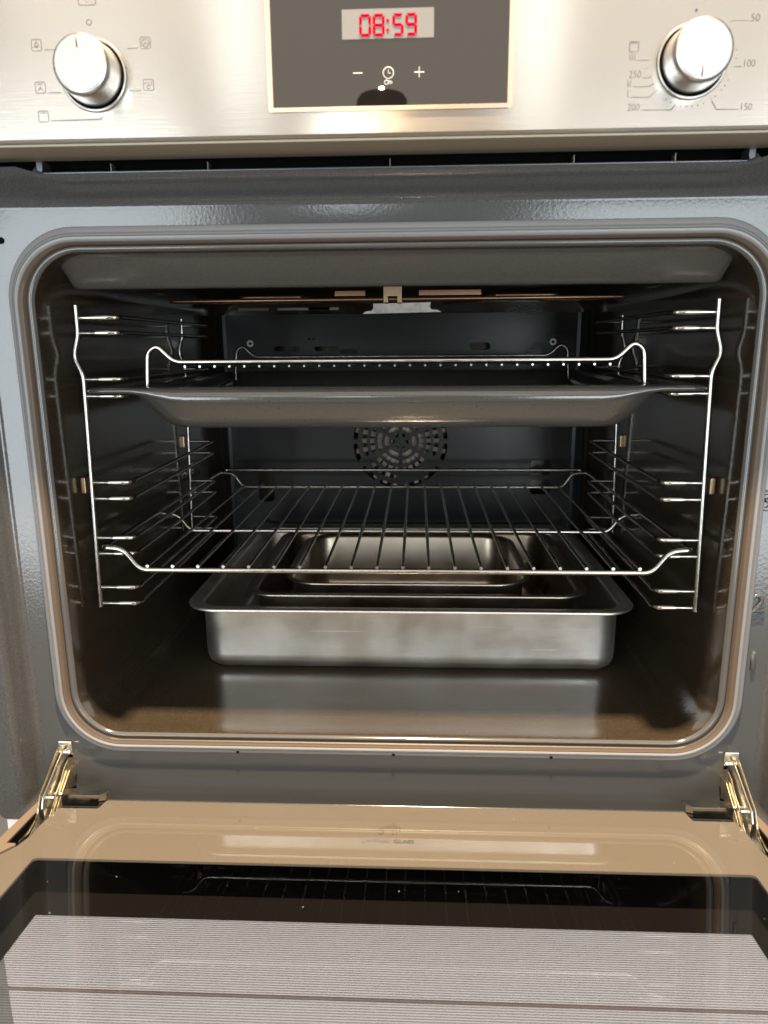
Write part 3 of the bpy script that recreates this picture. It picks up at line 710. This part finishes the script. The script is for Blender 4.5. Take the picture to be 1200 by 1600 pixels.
# ------------------------------------------------------------------ hinges
def hinge(s):
    X = s*0.2515
    bm = bmesh.new(); box(bm, min(s*0.2488, s*0.2560), max(s*0.2488, s*0.2560), -0.0006, 0.0002, -0.3340, -0.2890); h = finish('hinge', bm, M['black'], oven)  # black plate painted for the dark slit in the frame
    bm = bmesh.new()
    box(bm, min(s*0.2480, s*0.2585), max(s*0.2480, s*0.2585), -0.0016, -0.0006, -0.2990, -0.2880, 0.0006); finish('hinge_bracket', bm, M['zinc'], h, 30)
    def arm(poly, x0, x1, m, nm='hinge_plate', bev=0.0004):
        b = bmesh.new(); prism(b, poly, X+s*x0, X+s*x1, 'yz')
        bmesh.ops.bevel(b, geom=b.edges[:], offset=bev, segments=1, affect='EDGES')
        finish(nm, b, m, h, 30)
    outer = [(0.001, -0.2925), (-0.008, -0.2875), (-0.0125, -0.2890), (-0.022, -0.2945), (-0.0335, -0.3020), (-0.0425, -0.3070), (-0.0470, -0.3150), (-0.0500, -0.3230), (-0.0620, -0.3270),
             (-0.0780, -0.3280), (-0.0780, -0.3320), (-0.0600, -0.3330), (-0.0440, -0.3300), (-0.0390, -0.3220), (-0.0340, -0.3130), (-0.0240, -0.3060), (-0.0130, -0.3010), (0.001, -0.2990)]
    arm(outer, 0.0018, 0.0030, M['zinc_yellow'])
    mid = [(0.001, -0.2950), (-0.009, -0.2910), (-0.022, -0.2975), (-0.0345, -0.3045), (-0.0430, -0.3085), (-0.0462, -0.3160), (-0.0445, -0.3300), (-0.0330, -0.3290), (-0.0230, -0.3200), (-0.010, -0.3150), (0.001, -0.3130)]
    arm(mid, -0.0006, 0.0008, M['zinc'])
    inn = [(0.001, -0.3030), (-0.006, -0.2990), (-0.014, -0.3020), (-0.022, -0.3095), (-0.030, -0.3140), (-0.0360, -0.3205), (-0.0480, -0.3290), (-0.0440, -0.3330), (-0.0300, -0.3300), (-0.0200, -0.3235), (-0.012, -0.3225), (0.001, -0.3270)]
    arm(inn, -0.0032, -0.0020, M['zinc_yellow'])
    ridge = [(0.000, -0.3080), (-0.010, -0.3070), (-0.018, -0.3125), (-0.0270, -0.3185), (-0.0340, -0.3240), (-0.0390, -0.3280), (-0.0340, -0.3290), (-0.0230, -0.3235), (-0.012, -0.3180), (0.000, -0.3160)]
    arm(ridge, -0.0048, -0.0036, M['zinc_yellow'])
    curl = [(-0.0360, -0.3120), (-0.0420, -0.3150), (-0.0500, -0.3215), (-0.0600, -0.3235), (-0.0720, -0.3225), (-0.0730, -0.3240), (-0.0600, -0.3256), (-0.0490, -0.3235), (-0.0405, -0.3170)]
    arm(curl, 0.0034, 0.0042, M['zinc_yellow'], bev=0.0001)
    for y, z in ((-0.0075, -0.2935), (-0.0380, -0.3120), (-0.0260, -0.3170)):
        b = bmesh.new(); tube(b, [(X-s*0.0052, y, z), (X+s*0.0044, y, z)], 0.0013, 12); finish('hinge_rivet', b, M['zinc'], h, 40)
hinge(-1); hinge(1)

# ================================================================== side rails
LEVELS = (0.0300, 0.0192, -0.0139, -0.0261, -0.0910, -0.1035, -0.1344, -0.1470, -0.1745, -0.1877)
def side_rail(s, label):
    t = thing('side_rail', label, 'shelf rail', (s*0.2297, 0.035, -0.19), group='wire side rails')
    def W_(p): return (s*p[0]-t.location.x, p[1]-0.035, p[2]+0.19)
    def post(Y, r_, ztop):
        pts = [(0.2276, Y, ztop), (0.2278, Y, 0.018), (0.2316, Y, 0.0060), (0.2318, Y, 0.0010), (0.2276, Y, -0.0090), (0.2268, Y, -0.0140), (0.2278, Y, -0.06), (0.2310, Y, -0.1905)]
        return tube_obj('post', [W_(p) for p in pts], r_, M['chrome'], t, 10, 0.004)
    post(0.035, 0.0022, 0.0388); post(0.277, 0.0019, 0.0370)
    for i, z in enumerate(LEVELS):
        d = 0.0003*i
        bm = bmesh.new()
        pts = [(0.2272+d*0.5, 0.035, z), (0.2130+d*0.5, 0.035, z), (0.2040+d*0.3, 0.0352, z), (0.1990+d, 0.0362, z), (0.1972+d*0.8, 0.0400, z+0.0002), (0.1985+d*0.5, 0.150, z), (0.2010+d*0.4, 0.272, z), (0.2022+d*0.3, 0.2765, z), (0.2060, 0.277, z), (0.2290, 0.277, z)]
        P = fillet([W_(p) for p in pts], 0.0030, 4)
        rad = []
        for q in P:
            y = q.y+0.035; x = abs(q.x+t.location.x)
            rad.append(0.0017 if y > 0.042 else (0.0021 if 0.203 < x < 0.216 else 0.0018))
        tube(bm, P, 0.0018, 8, radii=rad); bmesh.ops.recalc_face_normals(bm, faces=bm.faces[:])
        finish('guide_wire', bm, M['chrome'], t, 60)
    for Y, z0, z1 in ((0.037, -0.0995, -0.0870), (0.279, -0.0980, -0.0850)):
        bm = bmesh.new()
        xs = sorted((s*0.2325-t.location.x, s*0.2368-t.location.x))
        box(bm, xs[0], xs[1], Y-0.035-0.004, Y-0.035+0.004, z0+0.19, z1+0.19, 0.0012); finish('rail_clip', bm, M['brass'], t, 40)
side_rail(-1, 'chrome wire side rail hung on the left cavity wall')
side_rail(1, 'chrome wire side rail hung on the right cavity wall')

# ================================================================== lower oven rack
rack = thing('oven_rack', 'chrome wire rack with raised ends and back stop, slid in above the roasting tins', 'oven rack', (0, 0.03, -0.158))
def RK(p): return (p[0], p[1]-0.03, p[2]+0.158)
def bent(Y, zb, xb, zr, xr, xe, ye):
    h = [(xe, ye, zr), (xe, Y, zr), (xr, Y, zr-0.0012), (xb, Y, zb)]
    return [(-x, y, z) for x, y, z in h]+[(x, y, z) for x, y, z in reversed(h)]
tube_obj('front_bar', [RK(p) for p in bent(0.0300, -0.1585, 0.1945, -0.1408, 0.2065, 0.2215, 0.036)], 0.00225, M['chrome'], rack, 12, 0.0065)
tube_obj('middle_bar', [RK(p) for p in bent(0.1560, -0.1596, 0.1940, -0.1432, 0.2050, 0.2205, 0.158)], 0.0018, M['chrome'], rack, 10, 0.0065)
tube_obj('rear_bar', [RK(p) for p in bent(0.3640, -0.1580, 0.1930, -0.1405, 0.2035, 0.2200, 0.360)], 0.0018, M['chrome'], rack, 10, 0.0065)
side = [(0.2212, 0.034, -0.1408), (0.2212, 0.345, -0.1410), (0.2195, 0.372, -0.1405), (0.2150, 0.3760, -0.1392)]
loop = [(-x, y, z) for x, y, z in side]+[(x, y, z) for x, y, z in reversed(side)]
tube_obj('side_and_stop_bar', [RK(p) for p in loop], 0.0021, M['chrome'], rack, 10, 0.006)
x0, dx = -0.1884, 0.01966
w0 = tube_obj('wire', [RK((x0, 0.0285, -0.1553)), RK((x0, 0.3655, -0.1548))], 0.00135, M['chrome'], rack, 8)
for i in range(1, 20):
    c = w0.copy(); COL.objects.link(c); c.location.x = dx*i

# ================================================================== baking tray
tray = bpy.data.objects.new
def build_tray():
    t = thing('baking_tray', 'deep dark grey enamel baking tray with sloping front lip on the upper rail', 'baking tray', (0, 0.03, -0.05))
    bm = bmesh.new(); loops = []
    TR = [  # x half, y0, y1, r, z, front drop at centre
        (0.2246, 0.0268, 0.3640, 0.014, -0.0240, 0.0066), (0.2252, 0.0252, 0.3645, 0.014, -0.0233, 0.0070), (0.2253, 0.0244, 0.3646, 0.014, -0.0222, 0.0062),
        (0.2249, 0.0246, 0.3644, 0.014, -0.0213, 0.0045), (0.2240, 0.0258, 0.3635, 0.014, -0.0205, 0.0026), (0.2225, 0.0276, 0.3625, 0.014, -0.0200, 0.0010),
        (0.2190, 0.0310, 0.3600, 0.016, -0.0197, 0.0), (0.2090, 0.0380, 0.3530, 0.020, -0.0196, 0.0),
        (0.2030, 0.0430, 0.3480, 0.022, -0.0206, 0.0), (0.1860, 0.0580, 0.3380, 0.026, -0.0300, 0.0), (0.1750, 0.0680, 0.3300, 0.028, -0.0425, 0.0),
        (0.1700, 0.0740, 0.3250, 0.028, -0.0480, 0.0), (0.1600, 0.0830, 0.3180, 0.026, -0.0503, 0.0)]
    for X, y0, y1, r, z, drop in TR:
        lp = []
        for x, y in rr(-X, X, y0, y1, r, 8, 40):
            k = sstep(0.192, 0.150, abs(x)) if y < 0.06 else 0.0
            lp.append((x, y-0.03, z-drop*k+0.05))
        loops.append(lp)
    loft(bm, loops, cap1=True)
    bm.faces.ensure_lookup_table()
    if bm.faces[-1].normal.z < 0: bmesh.ops.reverse_faces(bm, faces=bm.faces[:])
    o = finish('tray_basin', bm, M['tray'], t, 50)
    md = o.modifiers.new('thickness', 'SOLIDIFY'); md.thickness = 0.0009; md.offset = -1
    bm = bmesh.new(); loops = []   # outer shell of the deep front seen under the lip
    for X, y0, y1, r, z in ((0.1985, 0.0350, 0.352, 0.020, -0.0212), (0.1968, 0.0362, 0.350, 0.020, -0.0240), (0.1830, 0.0470, 0.342, 0.022, -0.0425), (0.1795, 0.0498, 0.338, 0.022, -0.0468), (0.1760, 0.0530, 0.333, 0.021, -0.0500), (0.1710, 0.0575, 0.328, 0.020, -0.0520), (0.164, 0.064, 0.320, 0.018, -0.0529), (0.150, 0.076, 0.31, 0.014, -0.0531)):
        loops.append([(x, y-0.03, z+0.05) for x, y in rr(-X, X, y0, y1, r, 8, 4)])
    loft(bm, loops, cap1=True); finish('tray_outside', bm, M['tray'], t, 50)
build_tray()

# ================================================================== grill rack standing in the tray
grill = thing('grill_rack', 'small chrome wire grill rack standing on hooped legs inside the baking tray', 'grill rack', (0, 0.06, -0.05))
def GK(p): return (p[0], p[1]-0.06, p[2]+0.05)
def hoop(Y, rad, k=1.0, dz=0.0):
    h = [(0.1862, Y, -0.0290), (0.1850, Y, -0.0100), (0.1838, Y, 0.0050+dz), (0.1765, Y, 0.0102+dz), (0.1640, Y, -0.0022+dz)]
    h = [(x*k, y, z) for x, y, z in h]
    tube_obj('hoop_bar', [GK((-x, y, z)) for x, y, z in h]+[GK((x, y, z)) for x, y, z in reversed(h)], rad, M['chrome'], grill, 12, 0.006)
hoop(0.052, 0.0020); hoop(0.330, 0.0017, 1.0, -0.001)
gw = tube_obj('wire', [GK((-0.1555, 0.0500, -0.0055)), GK((-0.1555, 0.332, -0.0062))], 0.00085, M['chrome'], grill, 8)
for i in range(1, 29):
    c = gw.copy(); COL.objects.link(c); c.location.x = 0.01125*i

# ================================================================== roasting tins
def tin(name, label, cx, hw, y0, y1, zr, zb, fl, rc, m, base_in=0.0):
    t = thing(name, label, 'roasting tin', (cx, (y0+y1)/2, zb), group='nested steel roasting tins')
    cy = (y0+y1)/2; hy = (y1-y0)/2
    H = zr-zb
    def lp(dx, dy, r, z): return [(x, y, z) for x, y in rr(-hw+dx, hw-dx, -hy+dy, hy-dy, r, 10, 2)]
    sl = 0.0015
    loops = [lp(0.0004, 0.0004, rc+0.010, H-0.0026), lp(0.0, 0.0, rc+0.010, H-0.0012), lp(0.0006, 0.0006, rc+0.010, H-0.0002), lp(0.0022, 0.0022, rc+0.009, H),
             lp(fl-0.002, fl-0.002, rc+0.002, H-0.0008), lp(fl, fl, rc, H-0.0020), lp(fl+0.0010, fl+0.0010, rc, H-0.0045), lp(fl+sl*0.7, fl+sl*0.7, rc, 0.014),
             lp(fl+sl, fl+sl, rc, 0.0085), lp(fl+sl+0.0015, fl+sl+0.0015, rc-0.001, 0.0042), lp(fl+sl+0.0045, fl+sl+0.0045, rc-0.003, 0.0015), lp(fl+sl+0.009, fl+sl+0.009, rc-0.006, 0.0009)]
    bm = bmesh.new(); loft(bm, loops, cap1=True)
    bm.faces.ensure_lookup_table()
    if bm.faces[-1].normal.z < 0: bmesh.ops.reverse_faces(bm, faces=bm.faces[:])
    o = finish('tin_body', bm, m, t, 60)
    md = o.modifiers.new('thickness', 'SOLIDIFY'); md.thickness = 0.0008; md.offset = -1
    return t
tin('roasting_tin', 'largest brushed steel roasting tin, standing on the oven floor', 0.0112, 0.1986, 0.0922, 0.4050, -0.2140, -0.2752, 0.0125, 0.020, M['pan'])
tin('roasting_tin', 'middle steel roasting tin, nested inside the largest one', 0.0173, 0.1584, 0.1216, 0.3600, -0.2104, -0.2732, 0.0100, 0.020, M['pan_dark'])
tin('roasting_tin', 'smallest steel roasting tin, on top of the nest inside the middle one', 0.0095, 0.1183, 0.1460, 0.3320, -0.2074, -0.2714, 0.0065, 0.026, M['pan_dark'])

# ================================================================== kitchen front below the oven
def drawer(z0, z1, label):
    t = bmesh.new(); box(t, -0.2974, 0.2974, YF, YF+0.019, z0, z1, 0.0012, 2)
    o = finish('drawer_front', t, M['drawer'], None, 30)
    o['label'] = label; o['category'] = 'drawer'; o['group'] = 'drawer fronts below the oven'
drawer(-0.4736, -0.3700, 'upper cream drawer front directly below the open oven door')
drawer(-0.6800, -0.4772, 'lower cream drawer front under the thin dark gap')
bm = bmesh.new(); box(bm, -0.420, -0.2990, YF+0.006, YF+0.024, -0.80, -0.366, 0.001); 
o = finish('cabinet_panel', bm, M['cabinet'], None, 30); o['label'] = 'taupe cabinet panel at the lower left edge, beside the cream drawer fronts'; o['category'] = 'cabinet'

# ================================================================== warm lamp; its shade and pole are made up where hair is mirrored
lamp = thing('warm_lamp', 'glowing bulb with made-up dark shade and pole, mirrored at the bottom of the black display', 'lamp', (-0.088, -2.0, 0.68))
bm = bmesh.new()
n = 32; pr = [(0.012, 0.058), (0.066, 0.055), (0.076, 0.042), (0.080, -0.10), (0.078, -0.10), (0.074, 0.038), (0.064, 0.052), (0.012, 0.055)]
loft(bm, [[(r_*math.cos(2*math.pi*i/n), r_*math.sin(2*math.pi*i/n), z) for i in range(n)] for r_, z in pr]); finish('shade', bm, M['lamp_shade'], lamp, 50)  # made-up shade, stands in for the dark hair mirrored there
bm = bmesh.new(); bmesh.ops.create_uvsphere(bm, u_segments=16, v_segments=10, radius=0.009); bmesh.ops.translate(bm, verts=bm.verts, vec=(0, 0, 0.062)); finish('bulb', bm, M['bulb'], lamp, 180)
tube_obj('pole', [(0, 0, 0.05), (0, 0, -1.45)], 0.008, M['black'], lamp, 8)  # pole added so the lamp does not float
pl = bpy.data.lights.new('warm_lamp_light', 'POINT'); pl.energy = 20; pl.color = (1.0, 0.66, 0.32); pl.shadow_soft_size = 0.008
po = bpy.data.objects.new('warm_lamp_light', pl); COL.objects.link(po); po.location = (-0.088, -1.985, 0.746)
